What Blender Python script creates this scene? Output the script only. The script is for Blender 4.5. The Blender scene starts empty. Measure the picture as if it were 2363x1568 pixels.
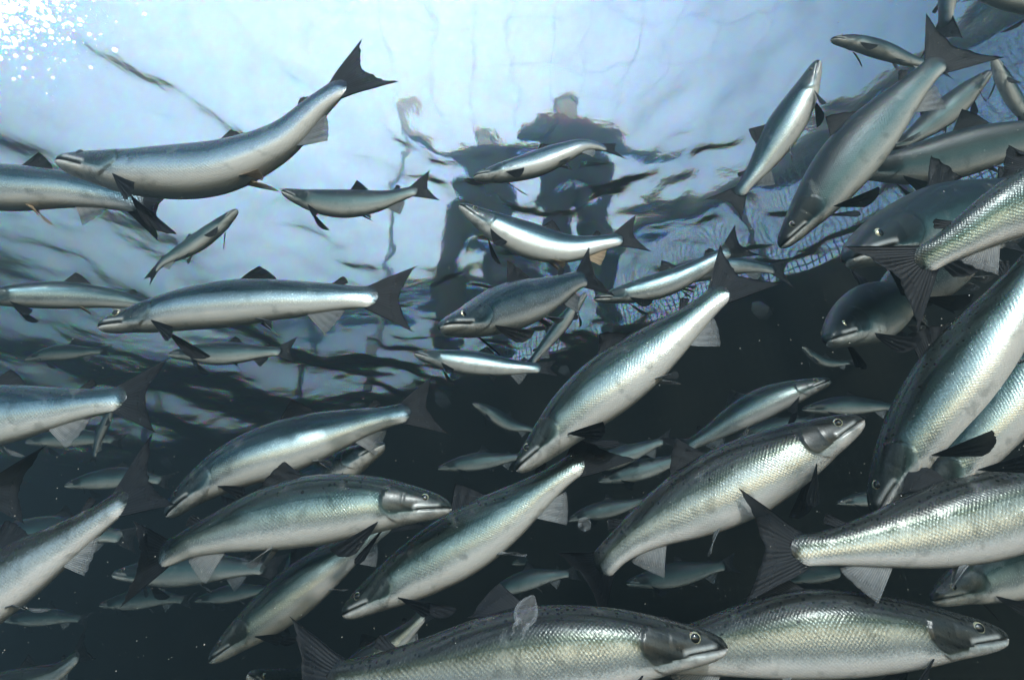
import bpy, bmesh, math, random
import numpy as np
from mathutils import Vector

random.seed(7)
RNG = np.random.default_rng(7)
S = bpy.context.scene
COL = S.collection
R = math.radians

# ------------------------------------------------------------------ camera, sky, sun, exposure
PITCH, FPX, WPX, HPX = R(30), 1312.0, 2362.0, 1568.0
cam_d = bpy.data.cameras.new('camera')
cam_d.sensor_width = 36.0
cam_d.lens = 36.0 * FPX / WPX
cam_d.clip_start, cam_d.clip_end = 0.02, 500
cam = bpy.data.objects.new('camera', cam_d)
cam.rotation_euler = (R(90) + PITCH, 0, 0)
COL.objects.link(cam)
S.camera = cam

SUN_EL, SUN_AZ = R(21), R(172)          # azimuth clockwise from +Y: behind the camera, to its right, standing in for strobe light
sun_dir = Vector((math.sin(SUN_AZ) * math.cos(SUN_EL), math.cos(SUN_AZ) * math.cos(SUN_EL), math.sin(SUN_EL)))
w = bpy.data.worlds.new('World')
S.world = w
w.use_nodes = True
nt = w.node_tree
nt.nodes.clear()
sky = nt.nodes.new('ShaderNodeTexSky')
sky.sky_type = 'NISHITA'
sky.sun_disc = False
sky.sun_elevation = SUN_EL
sky.sun_rotation = SUN_AZ
sky.ozone_density = 2.5
sky.dust_density = 0.4
bg = nt.nodes.new('ShaderNodeBackground')
bg.inputs['Strength'].default_value = 0.15
# pale glow added to the sky on the left, standing for glare
tc = nt.nodes.new('ShaderNodeTexCoord')
dot = nt.nodes.new('ShaderNodeVectorMath'); dot.operation = 'DOT_PRODUCT'
cdir = Vector((-0.74, 0.52, 0.42)).normalized()
dot.inputs[1].default_value = cdir
mr = nt.nodes.new('ShaderNodeMapRange'); mr.interpolation_type = 'SMOOTHERSTEP'
mr.inputs['From Min'].default_value = -0.2; mr.inputs['From Max'].default_value = 1.0
cl = nt.nodes.new('ShaderNodeMix'); cl.data_type = 'RGBA'
cl.inputs[7].default_value = (8.4, 9.5, 12.3, 1)
out = nt.nodes.new('ShaderNodeOutputWorld')
nt.links.new(tc.outputs['Generated'], dot.inputs[0])
nt.links.new(dot.outputs['Value'], mr.inputs['Value'])
nt.links.new(mr.outputs['Result'], cl.inputs[0])
nt.links.new(sky.outputs['Color'], cl.inputs[6])
nt.links.new(cl.outputs[2], bg.inputs['Color'])
nt.links.new(bg.outputs['Background'], out.inputs['Surface'])

sun_l = bpy.data.lights.new('sun', 'SUN')
sun_l.energy = 2.2
sun_l.angle = R(3)
sun_l.color = (1.0, 0.985, 0.96)
sun = bpy.data.objects.new('sun', sun_l)
sun.rotation_euler = sun_dir.to_track_quat('Z', 'Y').to_euler()
COL.objects.link(sun)

S.view_settings.view_transform = 'Standard'
S.view_settings.look = 'None'
S.view_settings.gamma = 1
S.view_settings.exposure = 1.55
S.render.engine = 'CYCLES'
cy = S.cycles
cy.use_denoising = True
cy.max_bounces = 10
cy.diffuse_bounces = 2
cy.glossy_bounces = 4
cy.transmission_bounces = 6
cy.transparent_max_bounces = 16
cy.volume_bounces = 0
cy.caustics_refractive = True
cy.sample_clamp_indirect = 1.5
cy.caustics_reflective = False

# ------------------------------------------------------------------ helpers
K = 0.55                                # metres per layout unit
SURF_Z = 2.6 * K

def tag(o, label=None, cat=None, group=None, kind=None):
    if label: o['label'] = label
    if cat: o['category'] = cat
    if group: o['group'] = group
    if kind: o['kind'] = kind
    return o

def mesh_obj(name, verts, faces, mats=(), parent=None, smooth=True, mat_idx=None):
    me = bpy.data.meshes.new(name)
    me.from_pydata([tuple(v) for v in np.asarray(verts).tolist()], [], faces)
    for m in mats: me.materials.append(m)
    if smooth:
        me.polygons.foreach_set('use_smooth', np.ones(len(me.polygons), dtype=bool))
    if mat_idx is not None:
        me.polygons.foreach_set('material_index', np.asarray(mat_idx, dtype=np.int32))
    me.update()
    o = bpy.data.objects.new(name, me)
    COL.objects.link(o)
    if parent: o.parent = parent
    return o

def set_attr(o, name, typ, data):
    a = o.data.attributes.new(name, typ, 'POINT')
    a.data.foreach_set('color' if typ == 'FLOAT_COLOR' else 'vector', np.asarray(data, dtype=np.float32).ravel())

cP, sP = math.cos(PITCH), math.sin(PITCH)
def ray(x, y):
    v = np.array([x - WPX / 2, cP * FPX - sP * (HPX / 2 - y), sP * FPX + cP * (HPX / 2 - y)], float)
    return v / np.linalg.norm(v)

def sstep(a, b, x):
    t = np.clip((x - a) / (b - a), 0, 1)
    return t * t * (3 - 2 * t)

class NT:
    """small wrapper for building node materials"""
    def __init__(self, name):
        self.m = bpy.data.materials.new(name)
        self.m.use_nodes = True
        self.t = self.m.node_tree
        self.t.nodes.clear()
        self.out = self.n('ShaderNodeOutputMaterial')
    def n(self, typ, **kw):
        nd = self.t.nodes.new(typ)
        for k, v in kw.items():
            if k.startswith('i_'):
                nd.inputs[int(k[2:])].default_value = v
            else:
                setattr(nd, k, v)
        return nd
    def l(self, a, b): self.t.links.new(a, b)
    def math(self, op, a, b=None, clamp=False):
        nd = self.n('ShaderNodeMath', operation=op, use_clamp=clamp)
        for i, v in enumerate((a, b)):
            if v is None: continue
            if isinstance(v, (int, float)): nd.inputs[i].default_value = v
            else: self.l(v, nd.inputs[i])
        return nd.outputs[0]
    def mix(self, f, a, b):
        nd = self.n('ShaderNodeMix', data_type='RGBA')
        for i, v in ((0, f), (6, a), (7, b)):
            if isinstance(v, (int, float)): nd.inputs[i].default_value = v
            elif isinstance(v, tuple): nd.inputs[i].default_value = v if len(v) == 4 else (*v, 1)
            else: self.l(v, nd.inputs[i])
        return nd.outputs[2]
    def ramp(self, f, stops, interp='LINEAR'):
        nd = self.n('ShaderNodeValToRGB')
        cr = nd.color_ramp
        cr.interpolation = interp
        while len(cr.elements) < len(stops): cr.elements.new(0.5)
        for e, (p, c) in zip(cr.elements, stops):
            e.position = p
            e.color = c if len(c) == 4 else (*c, 1)
        self.l(f, nd.inputs[0])
        return nd.outputs[0]
    def mrange(self, v, a, b, c=0.0, d=1.0):
        nd = self.n('ShaderNodeMapRange', clamp=True)
        for i, x in zip((1, 2, 3, 4), (a, b, c, d)): nd.inputs[i].default_value = x
        self.l(v, nd.inputs[0])
        return nd.outputs[0]

# ------------------------------------------------------------------ materials
def fish_material(name, back, upper, flank, low, belly, spot, shine=1.0):
    k = NT(name)
    at = k.n('ShaderNodeAttribute', attribute_name='paint')
    uv = k.n('ShaderNodeAttribute', attribute_name='scale_uv')
    sep = k.n('ShaderNodeSeparateColor'); k.l(at.outputs['Color'], sep.inputs[0])
    h, line, head = sep.outputs[0], sep.outputs[1], sep.outputs[2]
    silver = at.outputs['Alpha']
    uvx = k.n('ShaderNodeSeparateXYZ'); k.l(uv.outputs['Vector'], uvx.inputs[0])
    u, v = uvx.outputs[0], uvx.outputs[1]
    cxy = k.n('ShaderNodeCombineXYZ'); k.l(k.math('ADD', u, uvx.outputs[2]), cxy.inputs[0]); k.l(v, cxy.inputs[1])
    nz = k.n('ShaderNodeTexNoise', i_2=9.0, i_3=4.0); k.l(uv.outputs['Vector'], nz.inputs[0])
    nf = k.n('ShaderNodeTexNoise', i_2=160.0, i_3=2.0); k.l(uv.outputs['Vector'], nf.inputs[0])
    hh = k.math('ADD', h, k.math('MULTIPLY', k.math('SUBTRACT', nz.outputs[0], 0.5), 0.10))
    hh = k.math('ADD', hh, k.math('MULTIPLY', k.math('SUBTRACT', nf.outputs[0], 0.5), 0.14))
    base = k.ramp(hh, [(0.0, belly), (0.15, belly), (0.24, low), (0.42, flank), (0.57, upper), (0.69, back), (1.0, tuple(.6 * q for q in back))])
    # lengthways streaks along the muscle, as on a live fish
    st = k.n('ShaderNodeTexNoise', i_2=1.0, i_3=3.0)
    mp = k.n('ShaderNodeMapping'); mp.inputs['Scale'].default_value = (3.0, 70.0, 1.0)
    k.l(uv.outputs['Vector'], mp.inputs[0]); k.l(mp.outputs[0], st.inputs[0])
    base = k.mix(k.mrange(st.outputs[0], 0.35, 0.75, 0.0, 0.16), base, flank)
    # scale lattice: diamonds of rows crossing at an angle
    ks = 2 * math.pi * 88
    wob = k.n('ShaderNodeTexNoise', i_2=34.0, i_3=2.0); k.l(uv.outputs['Vector'], wob.inputs[0])
    wv_ = k.math('MULTIPLY', k.math('SUBTRACT', wob.outputs[0], 0.5), 3.4)
    a = k.math('SINE', k.math('ADD', k.math('MULTIPLY', u, ks * 1.12), wv_))
    b = k.math('SINE', k.math('ADD', k.math('MULTIPLY', v, ks * 1.2), k.math('MULTIPLY', wv_, 0.8)))
    lat = k.math('MULTIPLY', a, b)
    notHead = k.math('SUBTRACT', 1.0, head, clamp=True)
    latm = k.math('MULTIPLY', k.math('MULTIPLY', k.mrange(lat, -0.6, 0.9, 0.0, 1.0), notHead), 0.10)
    latm = k.math('MULTIPLY', latm, k.mrange(nz.outputs[0], 0.3, 0.7, 0.2, 1.6))
    base = k.mix(latm, base, k.mix(0.75, base, (0.0, 0.004, 0.006, 1)))
    # black spots on the back and the gill cover
    vo = k.n('ShaderNodeTexVoronoi', i_2=66.0, voronoi_dimensions='2D'); k.l(cxy.outputs[0], vo.inputs[0])
    vs = k.n('ShaderNodeSeparateColor'); k.l(vo.outputs['Color'], vs.inputs[0])
    sp = k.math('LESS_THAN', vo.outputs['Distance'], k.math('MULTIPLY', vs.outputs[1], 0.33))
    sp = k.math('MULTIPLY', sp, k.math('GREATER_THAN', k.math('ADD', vs.outputs[0], k.mrange(h, 0.52, 0.80, -1.0, 0.0)), 1 - spot))
    base = k.mix(k.math('MULTIPLY', sp, 0.9), base, (0.006, 0.008, 0.009, 1))
    # lateral line
    ll = k.math('MULTIPLY', k.math('LESS_THAN', k.math('ABSOLUTE', k.math('SUBTRACT', h, 0.585)), 0.008), notHead)
    base = k.mix(k.math('MULTIPLY', ll, 0.45), base, (0.02, 0.03, 0.035, 1))
    hb = k.n('ShaderNodeTexNoise', i_2=42.0, i_3=4.0); k.l(uv.outputs['Vector'], hb.inputs[0])
    base = k.mix(k.math('MULTIPLY', k.math('MULTIPLY', head, k.mrange(hb.outputs[0], 0.45, 0.7)), 0.55), base, k.mix(0.75, base, (0.01, 0.014, 0.014, 1)))
    pt = k.n('ShaderNodeTexNoise', i_2=17.0, i_3=5.0); k.l(cxy.outputs[0], pt.inputs[0])
    base = k.mix(k.mrange(pt.outputs[0], 0.60, 0.72, 0.0, 0.14), base, (.42, .42, .40, 1))
    base = k.mix(k.mrange(pt.outputs[0], 0.42, 0.34, 0.0, 0.45), base, k.mix(0.7, base, (0.01, 0.02, 0.022, 1)))
    base = k.mix(silver, base, (0.72, 0.73, 0.72, 1))
    base = k.mix(line, base, (0.012, 0.014, 0.016, 1))
    p = k.n('ShaderNodeBsdfPrincipled')
    k.l(base, p.inputs['Base Color'])
    met = k.ramp(hh, [(0.0, (.0,) * 3), (0.17, (.05,) * 3), (0.30, (.7,) * 3), (0.60, (.7,) * 3), (0.8, (.25,) * 3)])
    k.l(k.math('MULTIPLY', k.math('MULTIPLY', met, shine), k.math('ADD', k.math('MULTIPLY', notHead, 0.7), 0.3)), p.inputs['Metallic'])
    rg = k.math('ADD', k.math('MULTIPLY', nf.outputs[0], 0.14), k.math('ADD', k.math('MULTIPLY', head, 0.02), 0.19 + .16 * (1 - shine)))
    k.l(rg, p.inputs['Roughness'])
    p.inputs['Specular IOR Level'].default_value = 0.28
    # scales catch the light one by one
    vc = k.n('ShaderNodeTexVoronoi', i_2=185.0, voronoi_dimensions='2D'); k.l(cxy.outputs[0], vc.inputs[0])
    vcs = k.n('ShaderNodeSeparateColor'); k.l(vc.outputs['Color'], vcs.inputs[0])
    hgt = k.math('ADD', k.math('MULTIPLY', lat, 0.34), k.math('MULTIPLY', k.math('MULTIPLY', vcs.outputs[0], vc.outputs['Distance']), 1.0))
    hgt = k.math('MULTIPLY', hgt, k.mrange(nz.outputs[0], 0.32, 0.66, 0.25, 1.35))
    hgt = k.math('ADD', k.math('MULTIPLY', hgt, notHead), k.math('MULTIPLY', nf.outputs[0], 0.3))
    bp = k.n('ShaderNodeBump'); bp.inputs['Strength'].default_value = 0.26; bp.inputs['Distance'].default_value = 0.0007
    k.l(hgt, bp.inputs['Height']); k.l(bp.outputs[0], p.inputs['Normal'])
    k.l(p.outputs[0], k.out.inputs['Surface'])
    return k.m

FISH_MATS = [
    fish_material('salmon_skin_green', (.010, .016, .016), (.030, .058, .053), (.26, .32, .31), (.43, .44, .43), (.47, .44, .41), .60),
    fish_material('salmon_skin_blue', (.010, .024, .034), (.030, .070, .088), (.23, .30, .33), (.40, .42, .43), (.46, .44, .41), .30),
    fish_material('salmon_skin_olive', (.010, .011, .010), (.036, .045, .032), (.29, .32, .32), (.46, .47, .46), (.50, .465, .44), .75),
    fish_material('salmon_skin_shaded', (.006, .011, .015), (.012, .030, .038), (.055, .11, .12), (.26, .29, .29), (.44, .43, .40), .35, .35),  # dark skin, with shade and distance dimming put into the colour
]

def fin_material(name, c0, c1, alpha):
    k = NT(name)
    uv = k.n('ShaderNodeAttribute', attribute_name='scale_uv')
    x = k.n('ShaderNodeSeparateXYZ'); k.l(uv.outputs['Vector'], x.inputs[0])
    rays = k.math('SINE', k.math('MULTIPLY', x.outputs[0], 2 * math.pi * 17))
    nz = k.n('ShaderNodeTexNoise', i_2=7.0, i_3=3.0); k.l(uv.outputs['Vector'], nz.inputs[0])
    c = k.mix(k.mrange(rays, -0.4, 1.0, 0.0, 0.7), (*c0, 1), (*c1, 1))
    c = k.mix(k.mrange(nz.outputs[0], 0.4, 0.7, 0.0, 0.5), c, (*[0.6 * q for q in c0], 1))
    p = k.n('ShaderNodeBsdfPrincipled'); p.inputs['Roughness'].default_value = 0.6; p.inputs['Specular IOR Level'].default_value = 0.2
    k.l(c, p.inputs['Base Color'])
    bp = k.n('ShaderNodeBump'); bp.inputs['Strength'].default_value = 0.3; bp.inputs['Distance'].default_value = 0.0008
    k.l(rays, bp.inputs['Height']); k.l(bp.outputs[0], p.inputs['Normal'])
    tr = k.n('ShaderNodeBsdfTransparent')
    tl = k.n('ShaderNodeBsdfTranslucent'); k.l(c, tl.inputs[0])
    m0 = k.n('ShaderNodeMixShader', i_0=0.2); k.l(p.outputs[0], m0.inputs[1]); k.l(tl.outputs[0], m0.inputs[2])
    ms = k.n('ShaderNodeMixShader')
    edge = k.mrange(x.outputs[1], 0.25, 1.0, 1.0, alpha)
    k.l(edge, ms.inputs[0]); k.l(tr.outputs[0], ms.inputs[1]); k.l(m0.outputs[0], ms.inputs[2])
    k.l(ms.outputs[0], k.out.inputs['Surface'])
    return k.m

FIN_DARK = fin_material('fin_dark', (.010, .013, .018), (.024, .025, .027), 0.84)
FIN_PALE = fin_material('fin_pale', (.16, .17, .18), (.40, .39, .38), 0.30)
FIN_TAN = fin_material('fin_tan', (.30, .20, .12), (.55, .45, .33), 0.6)
FIN_GREY = fin_material('fin_grey', (.10, .11, .12), (.28, .28, .28), 0.6)

def plain(name, col, rough=0.5, noise=0.0, scale=8.0, metal=0.0):
    k = NT(name)
    p = k.n('ShaderNodeBsdfPrincipled'); p.inputs['Roughness'].default_value = rough; p.inputs['Metallic'].default_value = metal
    if noise:
        t = k.n('ShaderNodeTexCoord')
        nz = k.n('ShaderNodeTexNoise', i_2=scale, i_3=5.0); k.l(t.outputs['Object'], nz.inputs[0])
        c = k.mix(k.mrange(nz.outputs[0], 0.3, 0.7, 0.0, 1.0), (*[q * (1 - noise) for q in col], 1), (*[min(1, q * (1 + noise)) for q in col], 1))
        k.l(c, p.inputs['Base Color'])
    else:
        p.inputs['Base Color'].default_value = (*col, 1)
    k.l(p.outputs[0], k.out.inputs['Surface'])
    return k.m

EYE_IRIS = plain('eye_iris', (.40, .39, .27), 0.18, 0.25, 300.0, 0.4)
EYE_PUPIL = plain('eye_pupil', (.004, .005, .006), 0.08)
EYE_RIM = plain('eye_rim', (.02, .024, .026), 0.3)

# ------------------------------------------------------------------ water surface
def water_material():
    k = NT('water_surface')
    tcn = k.n('ShaderNodeTexCoord')
    n1 = k.n('ShaderNodeTexNoise', i_2=5.0 / K, i_3=2.0); k.l(tcn.outputs['Object'], n1.inputs[0])
    n2 = k.n('ShaderNodeTexNoise', i_2=55.0 / K, i_3=3.0); k.l(tcn.outputs['Object'], n2.inputs[0])
    hg = k.math('ADD', k.math('MULTIPLY', n1.outputs[0], 0.04), k.math('MULTIPLY', n2.outputs[0], 0.0046))
    bp = k.n('ShaderNodeBump'); bp.inputs['Strength'].default_value = 1.0; bp.inputs['Distance'].default_value = 0.5 * K
    k.l(hg, bp.inputs['Height'])
    prev = None
    for col, ior in (((1, 0, 0, 1), 1.087), ((0, 1, 0, 1), 1.090), ((0, 0, 1, 1), 1.094)):
        g = k.n('ShaderNodeBsdfGlass'); g.inputs['Color'].default_value = col
        g.inputs['Roughness'].default_value = 0.0; g.inputs['IOR'].default_value = ior
        k.l(bp.outputs[0], g.inputs['Normal'])
        if prev is None: prev = g.outputs[0]
        else:
            ad = k.n('ShaderNodeAddShader'); k.l(prev, ad.inputs[0]); k.l(g.outputs[0], ad.inputs[1]); prev = ad.outputs[0]
    k.l(prev, k.out.inputs['Surface'])
    return k.m

def wave_height(X, Y):
    """sum of swells and ripples, calmer overhead, choppier far out"""
    rg = np.random.default_rng(21)
    Z = np.zeros_like(X)
    fine = .30 + .70 * sstep(-2.6, .2, X)              # glassy on the left, ruffled on the right
    for lam, amp, n in ((2.6, .018, 5), (1.2, .013, 7), (0.55, .0050, 9), (0.24, .0022, 14)):
        for _ in range(n):
            a = rg.uniform(-0.9, 0.9) + math.pi / 2 + (0.0 if rg.random() < .7 else 1.3)
            kk = 2 * math.pi / (lam * rg.uniform(.75, 1.35))
            ph = rg.uniform(0, 6.28)
            Z += (fine if lam < 1 else 1) * amp * rg.uniform(.6, 1.2) * np.sin(kk * (X * math.cos(a) + Y * math.sin(a)) + ph + .6 * np.sin(kk * .37 * (X * math.sin(a) - Y * math.cos(a)) + ph))
    calm = 0.8 + 0.2 * sstep(2.2, 4.5, np.hypot(X, Y))
    return Z * calm

nx, ny = 680, 500
gx = np.linspace(-8.95, 3.15, nx); gy = np.linspace(-.95, 8.15, ny)
X, Y = np.meshgrid(gx, gy)
Z = SURF_Z + 1.45 * K * wave_height(X / K, Y / K)
vid = np.arange(nx * ny).reshape(ny, nx)
q = np.stack([vid[:-1, :-1], vid[:-1, 1:], vid[1:, 1:], vid[1:, :-1]], -1).reshape(-1, 4)
water = mesh_obj('water', np.stack([X, Y, Z], -1).reshape(-1, 3), q.tolist(), [water_material()])
tag(water, kind='structure')
water.visible_shadow = False          # clear water lets the daylight through

# ------------------------------------------------------------------ the pen: net wall, float collar, handrail, jump net, seabed
PLAN = np.array([(-14, 11.5), (-10, 10.2), (-6.4, 8.5), (-3.0, 6.8), (-0.6, 5.5), (1.15, 4.45), (2.35, 3.45), (3.1, 2.5), (3.55, 1.5), (3.75, .4), (3.8, -.8)], float) * K
def catmull(P, n):
    P = np.asarray(P, float)
    A = np.vstack([2 * P[0] - P[1], P, 2 * P[-1] - P[-2]])
    o = []
    for i in range(len(P) - 1):
        p0, p1, p2, p3 = A[i:i + 4]
        t = np.linspace(0, 1, n, endpoint=False)[:, None]
        o.append(0.5 * ((2 * p1) + (-p0 + p2) * t + (2 * p0 - 5 * p1 + 4 * p2 - p3) * t ** 2 + (-p0 + 3 * p1 - 3 * p2 + p3) * t ** 3))
    o.append(P[-1:])
    return np.vstack(o)
PC = catmull(PLAN, 16)
def plan_normals(P):
    T = np.gradient(P, axis=0); T /= np.linalg.norm(T, axis=1)[:, None]
    return np.stack([T[:, 1] * -1, T[:, 0]], -1) * 1.0
PN = plan_normals(PC)
if PN[len(PN) // 2][1] < 0: PN = -PN           # pointing out of the pen

def grid_faces(nr, nc):
    v = np.arange(nr * nc).reshape(nr, nc)
    return np.stack([v[:-1, :-1], v[:-1, 1:], v[1:, 1:], v[1:, :-1]], -1).reshape(-1, 4).tolist()

def net_wall_material():
    k = NT('net_twine')
    at = k.n('ShaderNodeAttribute', attribute_name='scale_uv')
    x = k.n('ShaderNodeSeparateXYZ'); k.l(at.outputs['Vector'], x.inputs[0])
    def ln(c):
        f = k.math('FRACT', k.math('MULTIPLY', c, 28.0))
        return k.math('LESS_THAN', k.math('ABSOLUTE', k.math('SUBTRACT', f, 0.5)), 0.13)
    g = k.math('MAXIMUM', ln(x.outputs[0]), ln(x.outputs[1]))
    nz = k.n('ShaderNodeTexNoise', i_2=2.2, i_3=6.0); k.l(at.outputs['Vector'], nz.inputs[0])
    c = k.mix(k.mrange(nz.outputs[0], 0.35, 0.72), (.003, .004, .004, 1), (.014, .013, .010, 1))
    c = k.mix(k.math('MULTIPLY', g, 0.4), c, (.022, .024, .02, 1))
    p = k.n('ShaderNodeBsdfPrincipled'); p.inputs['Roughness'].default_value = 0.85
    p.inputs['Specular IOR Level'].default_value = 0.1
    k.l(c, p.inputs['Base Color'])
    k.l(p.outputs[0], k.out.inputs['Surface'])
    return k.m

depths = np.linspace(SURF_Z + 0.06, -3.0, 46)
vv, uu = [], []
arc = np.concatenate([[0], np.cumsum(np.linalg.norm(np.diff(PC, axis=0), axis=1))])
for z in depths:
    bulge = 0.16 * math.sin(min(1, (SURF_Z - z) / 2.8) * 1.5) if z < SURF_Z else 0
    for i, p in enumerate(PC):
        ww = bulge + (0.035 * math.sin(arc[i] * 3.8 + z * 3.1) + 0.02 * math.sin(arc[i] * 9.3 - z * 5.2)) * min(1, max(0, (SURF_Z - z)))
        edge = .05 * math.sin(arc[i] * 7.3) + .035 * math.sin(arc[i] * 16.7 + 1) + .02 * math.sin(arc[i] * 31)
        pp = p + PN[i] * (0.06 + ww + edge * math.exp(-max(0, SURF_Z - z) * 2.5) * (z < SURF_Z + .03))
        vv.append((pp[0], pp[1], z)); uu.append((arc[i], z, 0))
net = mesh_obj('net_wall', np.array(vv), grid_faces(len(depths), len(PC)), [net_wall_material()])
set_attr(net, 'scale_uv', 'FLOAT_VECTOR', uu)
tag(net, 'dark knotted net wall of the fish pen hanging behind the salmon', 'net')

def tube(path, rad, seg=12, closed_ends=True):
    path = np.asarray(path, float)
    T = np.gradient(path, axis=0); T /= np.linalg.norm(T, axis=1)[:, None] + 1e-9
    ref = np.array([0, 0, 1.0]) if abs(T[0][2]) < .9 else np.array([1.0, 0, 0])
    V = []
    rads = np.broadcast_to(rad, (len(path),))
    for p, t, r in zip(path, T, rads):
        a = np.cross(t, ref); a /= np.linalg.norm(a) + 1e-9
        b = np.cross(a, t)
        for j in range(seg):
            th = 2 * math.pi * j / seg
            V.append(p + r * (a * math.cos(th) + b * math.sin(th)))
    F = []
    n = len(path)
    for i in range(n - 1):
        for j in range(seg):
            F.append((i * seg + j, i * seg + (j + 1) % seg, (i + 1) * seg + (j + 1) % seg, (i + 1) * seg + j))
    if closed_ends:
        F.append(tuple(range(seg))[::-1]); F.append(tuple(range((n - 1) * seg, n * seg)))
    return np.array(V), F

def join(parts):
    V, F, o = [], [], 0
    for v, f in parts:
        V.append(v); F += [tuple(i + o for i in q) for q in f]; o += len(v)
    return np.vstack(V), F

def along(off, z):
    return np.column_stack([PC + PN * off, np.full(len(PC), z)])
BLACK_PE = plain('black_plastic_pipe', (.085, .092, .10), 0.5, 0.3, 6.0)
collar = bpy.data.objects.new('float_collar', None); COL.objects.link(collar)
collar.location = (.63, 2.6, SURF_Z)
tag(collar, 'black floating pipe collar with walkway and handrail around the pen', 'float collar')
def at_collar(name, v, f, m):
    o = mesh_obj(name, v - np.array(collar.location), f, [m], collar); return o
v, f = tube(along(0.18, SURF_Z + 0.03), 0.09, 14); at_collar('float_pipe', v, f, BLACK_PE)
v, f = tube(along(0.56, SURF_Z + 0.03), 0.09, 14); at_collar('float_pipe', v, f, BLACK_PE)
wi, wo = along(0.20, SURF_Z + 0.14), along(0.54, SURF_Z + 0.14)
wv = np.concatenate([wi, wo, wi - [0, 0, .03], wo - [0, 0, .03]]).reshape(4, len(PC), 3)
nP = len(PC)
wf = []
for i in range(nP - 1):
    for a, b in ((0, 1), (1, 3), (3, 2), (2, 0)):
        wf.append((a * nP + i, b * nP + i, b * nP + i + 1, a * nP + i + 1))
at_collar('walkway', wv.reshape(-1, 3), wf, plain('walkway_grating', (.17, .18, .19), 0.7, 0.3, 20.0))
v, f = tube(along(0.17, SURF_Z + .66), 0.075, 12); at_collar('handrail', v, f, BLACK_PE)
for i in range(6, nP - 4, 14):
    p0 = np.array([*(PC[i] + PN[i] * .19), SURF_Z + .1]); p1 = np.array([*(PC[i] + PN[i] * .17), SURF_Z + .66])
    v, f = tube([p0, (p0 + p1) / 2, p1], 0.025, 10); at_collar('stanchion', v, f, BLACK_PE)

def jump_net_material():
    k = NT('jump_net_mesh')
    at = k.n('ShaderNodeAttribute', attribute_name='scale_uv')
    x = k.n('ShaderNodeSeparateXYZ'); k.l(at.outputs['Vector'], x.inputs[0])
    def ln(c):
        f = k.math('FRACT', k.math('MULTIPLY', c, 38.0))
        return k.math('LESS_THAN', k.math('ABSOLUTE', k.math('SUBTRACT', f, 0.5)), 0.10)
    g = k.math('MAXIMUM', ln(x.outputs[0]), ln(x.outputs[1]))
    p = k.n('ShaderNodeBsdfPrincipled'); p.inputs['Roughness'].default_value = 0.7
    p.inputs['Base Color'].default_value = (.03, .05, .06, 1)
    tr = k.n('ShaderNodeBsdfTransparent')
    ms = k.n('ShaderNodeMixShader'); k.l(g, ms.inputs[0]); k.l(tr.outputs[0], ms.inputs[1]); k.l(p.outputs[0], ms.inputs[2])
    k.l(ms.outputs[0], k.out.inputs['Surface'])
    return k.m
jv, ju = [], []
for z in np.linspace(SURF_Z + 0.06, SURF_Z + .64, 8):
    for i, p in enumerate(PC):
        pp = p + PN[i] * (0.065 + .015 * math.sin(arc[i] * 3 + z * 4))
        jv.append((pp[0], pp[1], z)); ju.append((arc[i], z, 0))
jn = mesh_obj('jump_net', np.array(jv), grid_faces(8, len(PC)), [jump_net_material()])
set_attr(jn, 'scale_uv', 'FLOAT_VECTOR', ju)
tag(jn, 'fine jump net stretched from the collar up to the handrail above the water', 'net')

def bird_net():
    k = NT('bird_net_twine')
    tcn = k.n('ShaderNodeTexCoord'); x = k.n('ShaderNodeSeparateXYZ'); k.l(tcn.outputs['Object'], x.inputs[0])
    nz = k.n('ShaderNodeTexNoise', i_2=1.3, i_3=2.0); k.l(tcn.outputs['Object'], nz.inputs[0])
    sw = k.math('MULTIPLY', nz.outputs[0], .25)
    def ln(c, off):
        f = k.math('FRACT', k.math('ADD', k.math('MULTIPLY', k.math('ADD', c, sw), 3.6), off))
        return k.math('LESS_THAN', k.math('ABSOLUTE', k.math('SUBTRACT', f, 0.5)), 0.009)
    g = k.math('MAXIMUM', ln(x.outputs[0], .1), ln(x.outputs[1], .35))
    p = k.n('ShaderNodeBsdfPrincipled'); p.inputs['Roughness'].default_value = 0.8
    p.inputs['Base Color'].default_value = (.10, .12, .13, 1)
    tr = k.n('ShaderNodeBsdfTransparent')
    ms = k.n('ShaderNodeMixShader'); k.l(g, ms.inputs[0]); k.l(tr.outputs[0], ms.inputs[1]); k.l(p.outputs[0], ms.inputs[2])
    k.l(ms.outputs[0], k.out.inputs['Surface'])
    n = 30
    X, Y = np.meshgrid(np.linspace(-7, 2.0, n), np.linspace(-.6, 6.0, n))
    Z = SURF_Z + 2.0 + .10 * np.sin(X * 1.3) * np.cos(Y * 1.1)
    o = mesh_obj('bird_net', np.stack([X, Y, Z], -1).reshape(-1, 3), grid_faces(n, n), [k.m])
    tag(o, 'thin bird net stretched flat above the pen, faint lines across the bright sky', 'net')
bird_net()

def open_sea():
    xs = np.array([-60, -9.0, 3.2, 60]); ys = np.array([-40, -1.0, 8.2, 70])
    V = [(x, y, SURF_Z - .02) for y in ys for x in xs]
    F = [(j * 4 + i, j * 4 + i + 1, j * 4 + i + 5, j * 4 + i + 4) for j in range(3) for i in range(3) if not (i == 1 and j <= 1) and j != 0]
    tag(mesh_obj('open_sea', np.array(V, float), F, [plain('sea_water', (.09, .15, .19), .15, .3, 1.5)], None, False), kind='structure')
open_sea()

def seabed():
    n = 40
    X, Y = np.meshgrid(np.linspace(-8.95, 3.15, n), np.linspace(-.95, 8.15, n))
    Zs = -9 + .4 * np.sin(X * .4) * np.cos(Y * .33)
    o = mesh_obj('seabed', np.stack([X, Y, Zs], -1).reshape(-1, 3), grid_faces(n, n), [plain('silt', (.02, .022, .02), .95, .4, .8)])
    tag(o, kind='structure')
seabed()

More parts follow.
